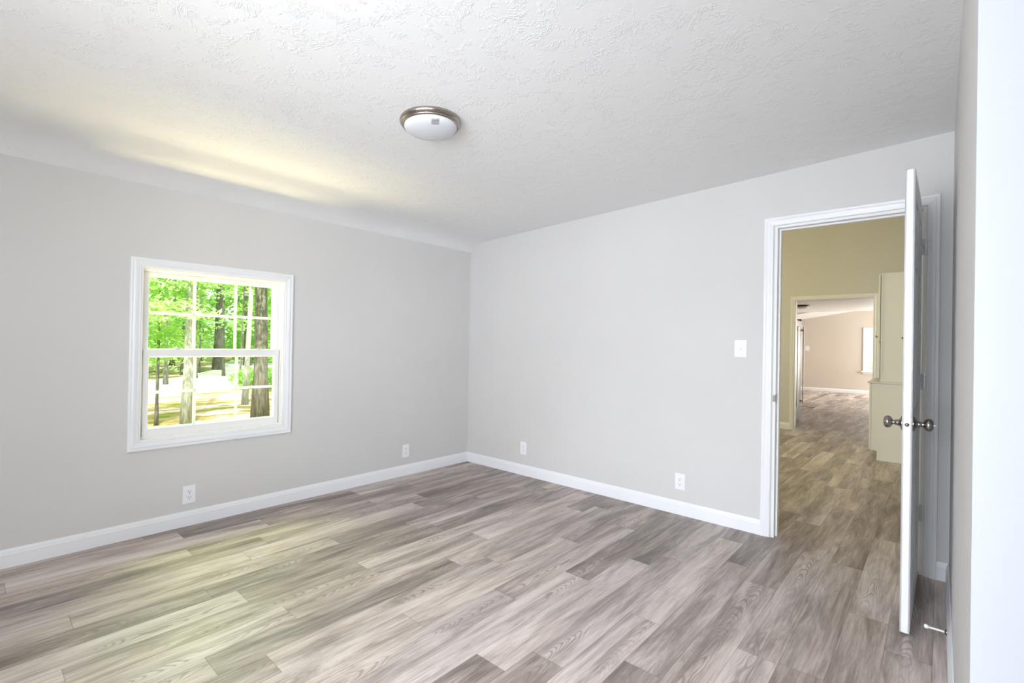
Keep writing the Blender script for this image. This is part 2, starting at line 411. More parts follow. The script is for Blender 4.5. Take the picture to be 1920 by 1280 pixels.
struct(obj('ceiling_living', bm, 'ceil'))

# baseboards
BH, BT = 0.0977, 0.014
bprof = [(0, 0), (BT, 0), (BT, 0.070), (BT*0.80, 0.076), (BT*0.72, 0.084), (BT*0.40, 0.094), (BT*0.30, BH), (0, BH)]
def baseboard(name, A, B, n, mA=0, mB=0):
    bm = bm_(); extrude_miter_d(bm, bprof, A, B, Vector(n), mA, mB); return struct(obj(name, bm, 'trim'))
baseboard('baseboard_left', (0, YS, 0), (0, 0, 0), (1, 0, 0), 1, -1)
baseboard('baseboard_back', (0, 0, 0), (2.849, 0, 0), (0, -1, 0), 1, 0)
baseboard('baseboard_back_corner', (3.732, 0, 0), (XR, 0, 0), (0, -1, 0), 0, -1)
baseboard('baseboard_right', (XR, YJ, 0), (XR, 0, 0), (-1, 0, 0), 0, -1)
baseboard('baseboard_front', (0, YS, 0), (XR, YS, 0), (0, 1, 0), 1, -1)
baseboard('baseboard_middle', (0, D2, 0), (2.004, D2, 0), (0, -1, 0), 0, 0)
baseboard('baseboard_far', (0, D3, 0), (XE, D3, 0), (0, -1, 0), 0, 0)

# colonial casing: profile across the width w (h: distance from the inner edge), d out of the wall
def casing_prof(w, t=0.018):
    return [(0, 0), (t*0.45, 0), (t*0.60, w*0.06), (t*0.50, w*0.16), (t*0.58, w*0.24), (t*0.85, w*0.45), (t*0.95, w*0.62), (t*0.80, w*0.70), (t, w*0.80), (t, w*0.97), (t*0.9, w), (0, w)]
def casing(bm, corners, n, w, closed):
    """corners: inner path points; miters at 45 degrees; outward = away from the opening"""
    n = Vector(n); C_ = [Vector(c) for c in corners]
    cen = sum(C_, Vector())/len(C_)
    N = len(C_); segs = N if closed else N-1; pr = casing_prof(w)
    for i in range(segs):
        A, B = C_[i], C_[(i+1) % N]; t = (B-A).normalized(); uo = n.cross(t)
        if uo.dot((A+B)/2-cen) < 0: uo = -uo
        mA = -1 if (closed or i > 0) else 0; mB = 1 if (closed or i < segs-1) else 0
        L = []
        for P, mm in ((A, mA), (B, mB)):
            L.append([bm.verts.new(P+n*d+uo*h+t*mm*h) for d, h in pr])
        k_ = len(pr)
        for a in range(k_):
            c_ = (a+1) % k_; bm.faces.new((L[0][a], L[0][c_], L[1][c_], L[1][a]))
        bm.faces.new(L[0][::-1]); bm.faces.new(L[1])

# ---------------------------------------------------------------- window 1 (left wall, double hung)
w1 = struct(empty('window_1', (0, (WY0+WY1)/2, WZ0)))
def wobj(name, bm, mat, parent, smooth=False):
    o = obj(name, bm, mat, parent, smooth); return o
def local(bm, org):
    bmesh.ops.translate(bm, vec=-Vector(org), verts=bm.verts)
O1 = (0, (WY0+WY1)/2, WZ0)
bm = bm_(); casing(bm, [(0, WY0, WZ0), (0, WY1, WZ0), (0, WY1, WZ1), (0, WY0, WZ1)], (1, 0, 0), 0.0575, True); local(bm, O1)
o = obj('casing', bm, 'trim', w1); smooth_angle(o, 0.9)
# jamb liner and vinyl frame
FY0, FY1, FZ0, FZ1 = WY0+0.026, WY1-0.026, WZ0+0.030, WZ1-0.024
bm = bm_()
def ring(bm, x0, x1, a0, a1, c0, c1, ty, tz0, tz1):
    box(bm, x0, x1, a0, a0+ty, c0, c1); box(bm, x0, x1, a1-ty, a1, c0, c1)
    box(bm, x0, x1, a0+ty, a1-ty, c0, c0+tz0); box(bm, x0, x1, a0+ty, a1-ty, c1-tz1, c1)
ring(bm, -0.135, 0.004, WY0, WY1, WZ0, WZ1, 0.010, 0.010, 0.008)
ring(bm, -0.135, -0.030, WY0+0.010, WY1-0.010, WZ0+0.010, WZ1-0.008, 0.008, 0.012, 0.009)
ring(bm, -0.135, -0.072, WY0+0.018, WY1-0.018, WZ0+0.022, WZ1-0.017, 0.006, 0.006, 0.008)
bevel(bm, 0.0012, 1); local(bm, O1); obj('frame', bm, 'vinyl', w1)
def sash(x0, x1, z0, z1, rb, rtp, st, mz, name='sash'):
    a0, a1 = WY0+0.024, WY1-0.024
    bm = bm_(); ring(bm, x0, x1, a0, a1, z0, z1, st, rb, rtp)
    # glazing bead
    ring(bm, x0+0.006, x0+0.012, a0+st-0.001, a1-st+0.001, z0+rb-0.001, z1-rtp+0.001, 0.006, 0.006, 0.006)
    bevel(bm, 0.0015, 1); local(bm, O1); s = obj(name, bm, 'vinyl', w1)
    xm = (x0+x1)/2
    g0, g1, h0, h1 = a0+st, a1-st, z0+rb, z1-rtp
    bm = bm_()
    for yy in (g0+(g1-g0)/3, g0+2*(g1-g0)/3): box(bm, xm-0.004, xm+0.004, yy-0.009, yy+0.009, h0, h1)
    box(bm, xm-0.0035, xm+0.0035, g0, g1, mz-0.009, mz+0.009)
    local(bm, O1); obj('grille', bm, 'grille', s)
    bm = bm_(); box(bm, xm+0.006, xm+0.009, g0-0.004, g1+0.004, h0-0.004, h1+0.004); local(bm, O1); obj('pane', bm, 'glass', s)
    return s
sl = sash(-0.070, -0.036, WZ0+0.022, 1.168, 0.048, 0.046, 0.030, 0.892)
su = sash(-0.108, -0.074, 1.128, WZ1-0.020, 0.040, 0.024, 0.032, 1.405)
for yy in (-2.60, -2.09):
    bm = bm_(); box(bm, -0.066, -0.040, yy-0.032, yy+0.032, 1.168, 1.172); box(bm, -0.060, -0.046, yy-0.012, yy+0.012, 1.172, 1.180)
    box(bm, -0.070, -0.060, yy-0.004, yy+0.026, 1.174, 1.179)
    bevel(bm, 0.001, 1); local(bm, O1); obj('sash_lock', bm, 'hinge', sl)

# other windows; plain ones are unseen additions to bring in light (behind the camera, hall, living room)
def plain_window(name, axis, c, a0, a1, z0, z1, depth, inward):
    w = struct(empty(name, (0, 0, 0)))
    bm = bm_()
    def bx(p0, p1, q0, q1, s0, s1):
        if axis == 'y': box(bm, q0, q1, p0, p1, s0, s1)
        else: box(bm, p0, p1, q0, q1, s0, s1)
    p0, p1 = (c, c+depth) if depth > 0 else (c+depth, c)
    t = 0.045
    bx(p0, p1, a0, a0+t, z0, z1); bx(p0, p1, a1-t, a1, z0, z1); bx(p0, p1, a0+t, a1-t, z0, z0+t); bx(p0, p1, a0+t, a1-t, z1-t, z1)
    zm = (z0+z1)/2; bx(p0+.02, p1-.02, a0+t, a1-t, zm-0.025, zm+0.025)
    obj('frame', bm, 'vinyl', w)
    bm = bm_(); n = (0, inward, 0) if axis == 'y' else (inward, 0, 0)
    face = c
    if axis == 'y': casing(bm, [(a0, face, z0), (a1, face, z0), (a1, face, z1), (a0, face, z1)], n, 0.0575, True)
    else: casing(bm, [(face, a0, z0), (face, a1, z0), (face, a1, z1), (face, a0, z1)], n, 0.0575, True)
    obj('casing', bm, 'trim', w)
    return w
plain_window('added_window_2', 'y', YS, 2.30, 3.60, 0.6, 2.1, -0.06, 1)  # added behind the camera as an opening for the south fill
plain_window('added_window_6', 'x', XR, -5.05, -3.60, 0.6, 2.1, 0.06, -1)  # added beside the camera as an opening for the east fill
plain_window('added_window_3', 'x', 0.0, 1.85, 3.35, 0.95, 2.45, -0.06, 1)  # added out of view for the hall fill
plain_window('added_window_4', 'x', XE, 11.55, 13.15, 0.45, 2.1, 0.06, -1)  # added out of view for the living room fill
w6 = struct(empty('window_5', (2.55, D3, 0.65)))
O6 = (2.55, D3, 0.65)
bm = bm_()
box(bm, 2.098, 2.155, D3-0.018, D3, 0.65, 1.88); box(bm, 2.95, 3.007, D3-0.018, D3, 0.65, 1.88); box(bm, 2.155, 2.95, D3-0.018, D3, 1.83, 1.88)
box(bm, 2.06, 3.045, D3-0.05, D3, 0.615, 0.65); box(bm, 2.098, 3.007, D3-0.018, D3, 0.565, 0.615); local(bm, O6)
obj('casing', bm, 'trim', w6)
bm = bm_()
for a, b_ in ((2.155, 2.19), (2.915, 2.95)): box(bm, a, b_, D3+0.03, D3+0.09, 0.65, 1.83)
for a, b_ in ((0.65, 0.69), (1.225, 1.265), (1.79, 1.83)): box(bm, 2.19, 2.915, D3+0.035, D3+0.085, a, b_)
local(bm, O6); obj('sash', bm, 'vinyl', w6)
bm = bm_(); box(bm, 2.19, 2.915, D3+0.058, D3+0.062, 0.69, 1.79); local(bm, O6); obj('pane', bm, 'glass', w6)

# ---------------------------------------------------------------- bedroom door frame
t1 = struct(empty('trim_1', (0, 0, 0)))
bm = bm_(); casing(bm, [(2.906, 0, 0), (2.906, 0, 2.053), (3.677, 0, 2.053), (3.677, 0, 0)], (0, -1, 0), 0.0565, False)
o = obj('casing', bm, 'trim', t1); smooth_angle(o, 0.9)
bm = bm_(); casing(bm, [(2.906, 0.12, 0), (2.906, 0.12, 2.053), (3.677, 0.12, 2.053), (3.677, 0.12, 0)], (0, 1, 0), 0.0565, False); obj('casing', bm, 'trim', t1)
bm = bm_(); box(bm, JL, JL+0.016, -0.001, 0.121, 0, DH); box(bm, JR-0.016, JR, -0.001, 0.121, 0, DH); box(bm, JL+0.016, JR-0.016, -0.001, 0.121, DH-0.016, DH)
bevel(bm, 0.001, 1); obj('jamb', bm, 'jamb', t1)
bm = bm_(); box(bm, JL+0.016, JL+0.027, 0.040, 0.075, 0, DH-0.016); box(bm, JR-0.027, JR-0.016, 0.040, 0.075, 0, DH-0.016); box(bm, JL+0.027, JR-0.027, 0.040, 0.075, DH-0.027, DH-0.016)
bevel(bm, 0.001, 1); obj('stop_strip', bm, 'jamb', t1)
bm = bm_(); box(bm, JL+0.0155, JL+0.0175, -0.004, 0.030, 0.885, 0.945); box(bm, JL+0.001, JL+0.017, -0.006, -0.001, 0.895, 0.935)
bevel(bm, 0.002, 2); obj('strike_plate', bm, 'knob', t1)
# opening in the right wall beside the camera: white jamb seen face on
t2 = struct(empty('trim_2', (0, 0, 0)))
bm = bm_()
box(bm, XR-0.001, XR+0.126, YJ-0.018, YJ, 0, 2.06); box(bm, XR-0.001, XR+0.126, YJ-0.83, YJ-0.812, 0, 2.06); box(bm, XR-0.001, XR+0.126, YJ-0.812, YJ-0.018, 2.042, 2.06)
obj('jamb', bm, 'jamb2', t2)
# hall opening trim
t3 = struct(empty('trim_3', (0, 0, 0)))
bm = bm_(); casing(bm, [(2.058, D2, 0), (2.058, D2, 1.994), (3.037, D2, 1.994), (3.037, D2, 0)], (0, -1, 0), 0.055, False); obj('casing', bm, 'trim', t3)
bm = bm_(); box(bm, 2.052, 2.066, D2-0.001, D2+0.121, 0, 2.0); box(bm, 3.029, 3.043, D2-0.001, D2+0.121, 0, 2.0); box(bm, 2.066, 3.029, D2-0.001, D2+0.121, 1.986, 2.0)
obj('jamb', bm, 'jamb', t3)

# ---------------------------------------------------------------- bedroom door (open)
d1 = struct(empty('door_1', (3.662, -0.026, 0.0)))
SW, ST, SH = 0.780, 0.035, 2.032
LE = Vector((3.649, -0.802)); HG = Vector((3.656, -0.022))
dv = (LE-HG).normalized()           # along the slab from hinge to latch
d1.location = (HG.x, HG.y, 0.012)
# local frame: +x along slab to latch edge, +y = towards the left (hall side face)
d1.rotation_euler = (0, 0, math.atan2(dv.y, dv.x))
bm = bm_()
yl0, yl1 = -ST, 0.0   # the right-hand face is y=0
# local +y points (-dv rotated): check sign below
sgn = -1
core = 0.006
box(bm, 0.002, SW-0.002, -ST+core, -core, 0.002, SH-0.002)
def faces_at(y0, y1, outer):
    st, mid = 0.115, 0.105
    zs = [(0.0, 0.235), (0.80, 0.955), (1.615, 1.715), (SH-0.115, SH)]
    box(bm, 0, st, y0, y1, 0, SH); box(bm, SW-st, SW, y0, y1, 0, SH); box(bm, SW/2-mid/2, SW/2+mid/2, y0, y1, 0.235, SH-0.115)
    for a, b_ in zs: box(bm, st, SW-st, y0, y1, a, b_)
    for (a, b_) in ((0.235, 0.80), (0.955, 1.615), (1.715, SH-0.115)):
        for (xa, xb) in ((st, SW/2-mid/2), (SW/2+mid/2, SW-st)):
            i = 0.030; j = 0.012
            base = [(xa+j, a+j), (xb-j, a+j), (xb-j, b_-j), (xa+j, b_-j)]; top = [(xa+i, a+i), (xb-i, a+i), (xb-i, b_-i), (xa+i, b_-i)]
            yi, yo = (y1, y0+0.001) if outer < 0 else (y0, y1-0.001)
            v0 = [bm.verts.new((x, yi, z)) for x, z in base]; v1 = [bm.verts.new((x, yo, z)) for x, z in top]
            for q in range(4): bm.faces.new((v0[q], v0[(q+1) % 4], v1[(q+1) % 4], v1[q]))
            bm.faces.new(v1)
faces_at(-ST, -ST+core, -1); faces_at(-core, 0, 1)
box(bm, SW-0.004, SW, -ST, 0, 0, SH); box(bm, 0, 0.004, -ST, 0, 0, SH); box(bm, 0, SW, -ST, 0, SH-0.003, SH)
slab = obj('slab', bm, 'trim', d1)
# knobs
KX, KZ = SW-0.060, 0.908
def knob(sg, y, tip):
    pr = [(0.0, 0.0), (0.0325, 0.0), (0.0325, 0.003), (0.029, 0.006), (0.020, 0.009), (0.0145, 0.014), (0.0125, 0.020), (0.0138, 0.0235), (0.0115, 0.026), (0.0100, 0.032), (0.0105, 0.036),
          (0.0185, 0.0385), (0.0245, 0.044), (0.0275, 0.051), (0.0270, 0.058), (0.0235, 0.0645), (0.0160, 0.0685), (0.0060, 0.0700), (0.0, 0.0702)]
    bm = bm_(); lathe(bm, pr, 40, 'Y', (KX, y, KZ), sg)
    bmesh.ops.remove_doubles(bm, verts=bm.verts, dist=1e-6)
    o = obj('knob', bm, 'knob', d1, True); smooth_angle(o, 0.7)
    if tip:
        bm = bm_(); lathe(bm, [(0.0, 0.068), (0.0055, 0.069), (0.0055, 0.073), (0.003, 0.078), (0.0, 0.082)], 20, 'Y', (KX, y, KZ), sg)
        obj('lock_button', bm, 'hinge', o, True)
knob(1, 0.0, True); knob(-1, -ST, False)
bm = bm_(); box(bm, SW-0.0005, SW+0.0012, -ST/2-0.0125, -ST/2+0.0125, KZ-0.0285, KZ+0.0285); bevel(bm, 0.001, 1)
fp = obj('latch_plate', bm, 'hinge', d1)
bm = bm_(); lathe(bm, [(0.0, 0.0), (0.0085, 0.0), (0.0085, 0.006), (0.006, 0.011), (0.0, 0.012)], 20, 'X', (SW+0.001, -ST/2, KZ), 1)
obj('latch_bolt', bm, 'knob', fp, True)
# hinges: knuckle with a leaf on the door edge and a leaf against the jamb
for hz in (1.822, 1.073, 0.346):
    bm = bm_(); zz = hz-0.012
    for q in range(5): lathe(bm, [(0.0, zz-0.045+q*0.018+0.0005), (0.0058, zz-0.045+q*0.018+0.0005), (0.0058, zz-0.045+q*0.018+0.0175), (0.0, zz-0.045+q*0.018+0.0175)], 16, 'Z', (-0.005, 0.007, 0))
    box(bm, -0.0035, -0.0015, -0.030, 0.004, zz-0.045, zz+0.045)
    box(bm, -0.0235, -0.0210, 0.0045, 0.0200, zz-0.045, zz+0.045); box(bm, -0.0215, -0.005, 0.0045, 0.0065, zz-0.045, zz+0.045)
    for q in (-0.03, 0, 0.03): lathe(bm, [(0.0, 0.0), (0.0035, 0.0), (0.0025, 0.0012), (0.0, 0.0012)], 12, 'X', (-0.0208, 0.015, zz+q), 1)
    obj('hinge', bm, 'hinge', d1)

# ---------------------------------------------------------------- ceiling lights
def ceiling_light(name, R_, H_):
    L = empty(name)
    k = R_/0.165
    pr = [(0.0, 0.0), (0.158, 0.0), (0.164, 0.004), (0.1665, 0.011), (0.1655, 0.018), (0.161, 0.024), (0.1555, 0.0275), (0.1535, 0.0285), (0.1545, 0.0315), (0.1525, 0.0355), (0.1480, 0.0375), (0.1455, 0.0380), (0.1440, 0.036), (0.1440, 0.030), (0.0, 0.030)]
    bm = bm_(); lathe(bm, [(r*k, -h_*k) for r, h_ in pr], 72); bmesh.ops.remove_doubles(bm, verts=bm.verts, dist=1e-6)
    o = obj('ring', bm, 'nickel', L, True); smooth_angle(o, 0.8)
    bm = bm_(); n = 18; rr = 0.1438*k; d = H_
    lathe(bm, [(rr*math.cos(a), -0.036*k-d*math.sin(a)) for a in [i*math.pi/2/n for i in range(n)]]+[(0.0, -0.036*k-d)], 72)
    s = obj('shade', bm, 'opal', L, True)
    return L, s, k
L1, sh1, k1 = ceiling_light('ceiling_light', 0.152, 0.040)
tag(L1, 'round brushed-nickel flush ceiling light with white bowl shade on bedroom ceiling', 'ceiling light')
LX, LY = 1.803, -2.002
L1.location = (LX, LY, ztop(LX)+0.001); L1.rotation_euler = (0, -math.atan(0.0406), 0)
# grey sticker on the bowl shade (follows the curve), on the far side of the shade
def on_shade(r, th, lift=0.0012):
    rr, d = 0.1438*0.152/0.165, 0.040; s_ = math.sqrt(max(0, 1-(r/rr)**2))
    return Vector((r*math.cos(th), r*math.sin(th), -0.036*0.152/0.165-d*s_-lift))
tgt = Vector((0.80, -0.60, 0)).normalized()   # towards the camera
side = Vector((tgt.y, -tgt.x, 0))
def patch(bm, s0, s1, t0, t1, lift, N_=6):
    g_ = [[None]*(N_+1) for _ in range(N_+1)]
    for i in range(N_+1):
        for j in range(N_+1):
            q = side*(s0+(s1-s0)*i/N_)+tgt*(t0+(t1-t0)*j/N_)
            g_[i][j] = bm.verts.new(on_shade(q.length, math.atan2(q.y, q.x), lift))
    for i in range(N_):
        for j in range(N_): bm.faces.new((g_[i][j], g_[i+1][j], g_[i+1][j+1], g_[i][j+1]))
bm = bm_(); patch(bm, -0.036, 0.002, 0.092, 0.122, 0.0010)
stk = obj('sticker', bm, 'sticker', sh1)
for (a, b_) in ((0.113, 0.1165), (0.106, 0.109), (0.099, 0.1015), (0.092, 0.0945)):
    bm = bm_(); patch(bm, -0.033, -0.001, a, b_, 0.0014); obj('printed_line', bm, 'ink', stk)
L2, sh2, _ = ceiling_light('ceiling_light', 0.165, 0.048)
L2.location = (1.38, 9.02, 2.2345)
for c_ in L2.children:
    if c_.name.startswith('ring'): c_.data.materials[0] = MT['bronze']
tag(L2, 'dark-rimmed flush ceiling light on the kitchen ceiling seen through both doorways', 'ceiling light')

# ---------------------------------------------------------------- wall plates
def outlet(loc, rz, label):
    """plate faces local -y"""
    e = empty('wall_outlet', loc, (0, 0, rz)); tag(e, label, 'outlet', 'electrical outlets low on the bedroom walls')
    bm = bm_(); box(bm, -0.038, 0.038, -0.0055, 0.0, -0.060, 0.060); bevel(bm, 0.0025, 2); obj('plate', bm, 'plastic', e)
    for s in (-1, 1):
        zc = s*0.0195; bm = bm_()
        lathe(bm, [(0.0, 0.0), (0.0170, 0.0), (0.0170, 0.0018), (0.0160, 0.0026), (0.0, 0.0026)], 32, 'Y', (0, -0.0055, zc), -1)
        for v_ in bm.verts: v_.co.z = zc+max(-0.0140, min(0.0140, v_.co.z-zc))
        r_ = obj('receptacle', bm, 'plastic', e)
        bm = bm_()
        box(bm, -0.0080, -0.0054, -0.0086, -0.0079, zc+0.0000, zc+0.0085); box(bm, 0.0054, 0.0080, -0.0086, -0.0079, zc+0.0010, zc+0.0085)
        lathe(bm, [(0.0, 0.0), (0.0032, 0.0), (0.0032, 0.0007), (0.0, 0.0007)], 16, 'Y', (0, -0.0079, zc-0.0070), -1)
        obj('slots', bm, 'slot', r_)
    bm = bm_(); lathe(bm, [(0.0, 0.0), (0.0032, 0.0), (0.0026, 0.0010), (0.0, 0.0010)], 14, 'Y', (0, -0.0055, 0), -1); obj('screw', bm, 'hinge', e)
    return e
PI = math.pi
outlet((0.0, -2.535, 0.205), PI/2, 'white duplex outlet low on the wall under the window')
outlet((0.0, -0.792, 0.226), PI/2, 'white outlet on the window wall, near the room corner')
outlet((0.777, 0.0, 0.254), 0, 'white outlet on the door wall, just right of the corner')
outlet((2.299, 0.0, 0.242), 0, 'white duplex outlet below and left of the light switch')
def switch(loc, rz, label, group=None):
    e = empty('light_switch', loc, (0, 0, rz)); tag(e, label, 'light switch')
    bm = bm_(); box(bm, -0.040, 0.040, -0.0055, 0.0, -0.060, 0.060); bevel(bm, 0.0025, 2); obj('plate', bm, 'plastic', e)
    bm = bm_(); box(bm, -0.0055, 0.0055, -0.0065, -0.005, -0.013, 0.013)
    vv = [bm.verts.new(c) for c in ((-0.0045, -0.006, -0.010), (0.0045, -0.006, -0.010), (0.0045, -0.006, 0.004), (-0.0045, -0.006, 0.004), (-0.004, -0.0155, -0.010), (0.004, -0.0155, -0.010), (0.004, -0.0140, -0.003), (-0.004, -0.0140, -0.003))]
    for f in ((0,3,2,1),(4,5,6,7),(0,1,5,4),(1,2,6,5),(2,3,7,6),(3,0,4,7)): bm.faces.new([vv[i] for i in f])
    obj('toggle', bm, 'plastic', e)
    for zz in (-0.030, 0.030):
        bm = bm_(); lathe(bm, [(0.0, 0.0), (0.0030, 0.0), (0.0024, 0.0010), (0.0, 0.0010)], 14, 'Y', (0, -0.0055, zz), -1); obj('screw', bm, 'hinge', e)
    return e
switch((2.708, 0.0, 1.239), 0, 'white toggle light switch on the wall left of the bedroom doorway')
s2 = switch((0.72, D3, 1.265), 0, 'small white switch plate on the far living room wall beside the fridge')
s2.scale = (1.35, 1, 1.2)

# ---------------------------------------------------------------- door stop on the right baseboard
ds = empty('door_stop', (XR-BT, -0.775, 0.058)); tag(ds, 'small white spring door stop screwed to the baseboard behind the open door', 'door stop')
bm = bm_(); lathe(bm, [(0.0, 0.0), (0.0125, 0.0), (0.0125, 0.002), (0.008, 0.006), (0.0055, 0.008), (0.0, 0.008)], 24, 'X', (0, 0, 0), -1); o = obj('base', bm, 'knob', ds, True); smooth_angle(o)
bm = bm_(); pr = [(0.0, 0.006)]
N_ = 26
for i in range(N_): 
    a = 0.008+0.052*i/N_; pr += [(0.0040, a), (0.0050, a+0.0007), (0.0040, a+0.0014)]
pr += [(0.0, 0.062)]
lathe(bm, pr, 18, 'X', (0, 0, 0), -1); obj('spring', bm, 'rubber', ds, True)
bm = bm_(); lathe(bm, [(0.0, 0.0595), (0.0065, 0.060), (0.0085, 0.063), (0.0088, 0.069), (0.0070, 0.0735), (0.0, 0.0745)], 24, 'X', (0, 0, 0), -1); obj('tip', bm, 'rubber', ds, True)

# ---------------------------------------------------------------- hall cabinets
CY0, CY1 = 3.332, 4.86
bc = empty('base_cabinet', (3.154, CY0, 0)); tag(bc, 'cream base cabinet in the hall with recessed toe kick, under the counter', 'cabinet')
OB = (3.154, CY0, 0)
bm = bm_()
box(bm, 3.154, XR-0.002, CY0, CY0+0.018, 0.105, 0.868); box(bm, 3.209, XR-0.002, CY0, CY0+0.018, 0.0, 0.105)
box(bm, 3.154, XR-0.002, CY0+0.018, CY1, 0.105, 0.868); box(bm, 3.212, XR-0.002, CY0+0.018, CY1, 0.0, 0.105)
local(bm, OB); obj('body', bm, 'cab', bc)
bm = bm_(); box(bm, 3.204, XR-0.002, CY0-0.008, CY0, 0.0, 0.012); local(bm, OB); obj('shoe_molding', bm, 'cab', bc)
def cab_door(parent, org, x, y0, y1, z0, z1, ky, kz):
    bm = bm_(); box(bm, x-0.010, x, y0, y1, z0, z1); t = 0.055
    for (a, b_, c_, d_) in ((y0, y0+t, z0, z1), (y1-t, y1, z0, z1), (y0+t, y1-t, z0, z0+t), (y0+t, y1-t, z1-t, z1)): box(bm, x-0.018, x-0.009, a, b_, c_, d_)
    bevel(bm, 0.0012, 1); local(bm, org); d = obj('door', bm, 'cab', parent)
    bm = bm_(); lathe(bm, [(0.0, 0.0), (0.006, 0.0), (0.005, 0.012), (0.013, 0.018), (0.015, 0.024), (0.010, 0.030), (0.0, 0.031)], 20, 'X', (x-0.018, ky, kz), -1); local(bm, org)
    obj('handle', bm, 'knob', d, True)
cab_door(bc, OB, 3.152, CY0+0.004, 3.83, 0.112, 0.862, 3.78, 0.78)
cab_door(bc, OB, 3.152, 3.84, 4.34, 0.112, 0.862, 3.90, 0.78)
cab_door(bc, OB, 3.152, 4.35, CY1-0.004, 0.112, 0.862, 4.80, 0.78)
ct = None
bm = bm_(); box(bm, 3.119, XR-0.001, CY0-0.012, CY1+0.02, 0.868, 0.890); bevel(bm, 0.004, 2)
tag(obj('countertop', bm, 'counter'), 'thin pale laminate countertop on the hall base cabinet', 'countertop')
uc = empty('wall_cabinet', (3.228, CY0+0.002, 0.890)); OU = (3.228, CY0+0.002, 0.890)
tag(uc, 'tall cream cabinet standing on the hall countertop', 'cabinet')
bm = bm_(); box(bm, 3.232, XR-0.002, CY0+0.002, 4.70, 0.8905, 2.118); local(bm, OU); obj('body', bm, 'cab', uc)
bm = bm_(); box(bm, 3.238, XR-0.004, CY0-0.004, CY0+0.002, 0.8905, 0.925); box(bm, 3.232, 3.244, CY0-0.003, CY0+0.002, 0.925, 2.118); local(bm, OU); obj('side_trim', bm, 'cab', uc)
cab_door(uc, OU, 3.226, CY0+0.004, 4.00, 0.930, 2.105, 3.40, 1.40)
cab_door(uc, OU, 3.226, 4.01, 4.69, 0.930, 2.105, 4.60, 1.40)
bm = bm_(); box(bm, 3.443, XR-0.003, CY0+0.02, 4.0, 2.118, 2.242); local(bm, OU); obj('top_box', bm, 'cab', uc)
bm = bm_(); lathe(bm, [(0.0, 0.0), (0.012, 0.0), (0.011, 0.004), (0.007, 0.005), (0.0, 0.003)], 20, 'Y', (3.428, CY0+0.002, 1.385), -1); local(bm, OU); obj('cap', bm, 'bronze', uc)
for zz in (1.40, 1.34, 1.272):
    bm = bm_(); box(bm, 3.2075, 3.2305, CY0-0.002, CY0+0.003, zz-0.012, zz+0.012) if zz != 1.34 else box(bm, 3.221, 3.231, CY0-0.003, CY0+0.003, zz-0.007, zz+0.007)
    local(bm, OU); obj('catch', bm, 'bronze', uc) if zz == 1.34 else bm.free()

# ---------------------------------------------------------------- refrigerator behind the middle wall
FX, F0, F1, FH = 1.898, 5.12, 5.985, 1.725
fr_ = empty('refrigerator', (FX, F0, 0)); OF = (FX, F0, 0)
tag(fr_, 'stainless steel refrigerator just beyond the hall opening', 'refrigerator')
bm = bm_(); box(bm, 1.22, FX-0.005, F0, F1, 0.02, FH-0.01); bevel(bm, 0.006, 2); local(bm, OF); obj('body', bm, 'black', fr_)
for (a, b_) in ((F0, (F0+F1)/2-0.003), ((F0+F1)/2+0.003, F1)):
    bm = bm_(); box(bm, FX, FX+0.062, a, b_, 0.07, FH); bevel(bm, 0.010, 3); local(bm, OF); d = obj('door', bm, 'steel', fr_); smooth_angle(d)
    hy = b_-0.05 if a == F0 else b_-0.030
    bm = bm_(); box(bm, FX+0.085, FX+0.100, hy-0.010, hy+0.010, 0.30, 1.62); box(bm, FX+0.06, FX+0.09, hy-0.008, hy+0.008, 0.34, 0.37); box(bm, FX+0.06, FX+0.09, hy-0.008, hy+0.008, 1.55, 1.58); bevel(bm, 0.004, 2); local(bm, OF)
    obj('handle', bm, 'hinge', d)
for yy in (F0+0.03, F1-0.05):
    bm = bm_(); box(bm, FX-0.02, FX+0.058, yy, yy+0.045, FH-0.005, FH+0.028); bevel(bm, 0.004, 2); local(bm, OF); obj('hinge_cover', bm, 'black', fr_)
bm = bm_(); box(bm, FX, FX+0.040, F0+0.01, F1-0.01, 0.0, 0.065); local(bm, OF); obj('kick_plate', bm, 'black', fr_)

# ---------------------------------------------------------------- floor registers, transition strip
bm = bm_(); box(bm, 1.37, 1.62, 12.75, 12.86, 0.0005, 0.006); bevel(bm, 0.002, 1)
for q in range(9): box(bm, 1.385+q*0.025, 1.398+q*0.025, 12.765, 12.845, 0.006, 0.0075)
tag(obj('floor_register', bm, 'register'), 'small brown metal floor register near the far living room wall', 'floor vent')
bm = bm_(); box(bm, 1.25, 1.745, 8.46, 8.50, 0.0005, 0.006); bevel(bm, 0.002, 1)
tag(obj('threshold_strip', bm, 'register'), 'narrow brown strip lying on the kitchen floor beyond the fridge', 'floor strip')

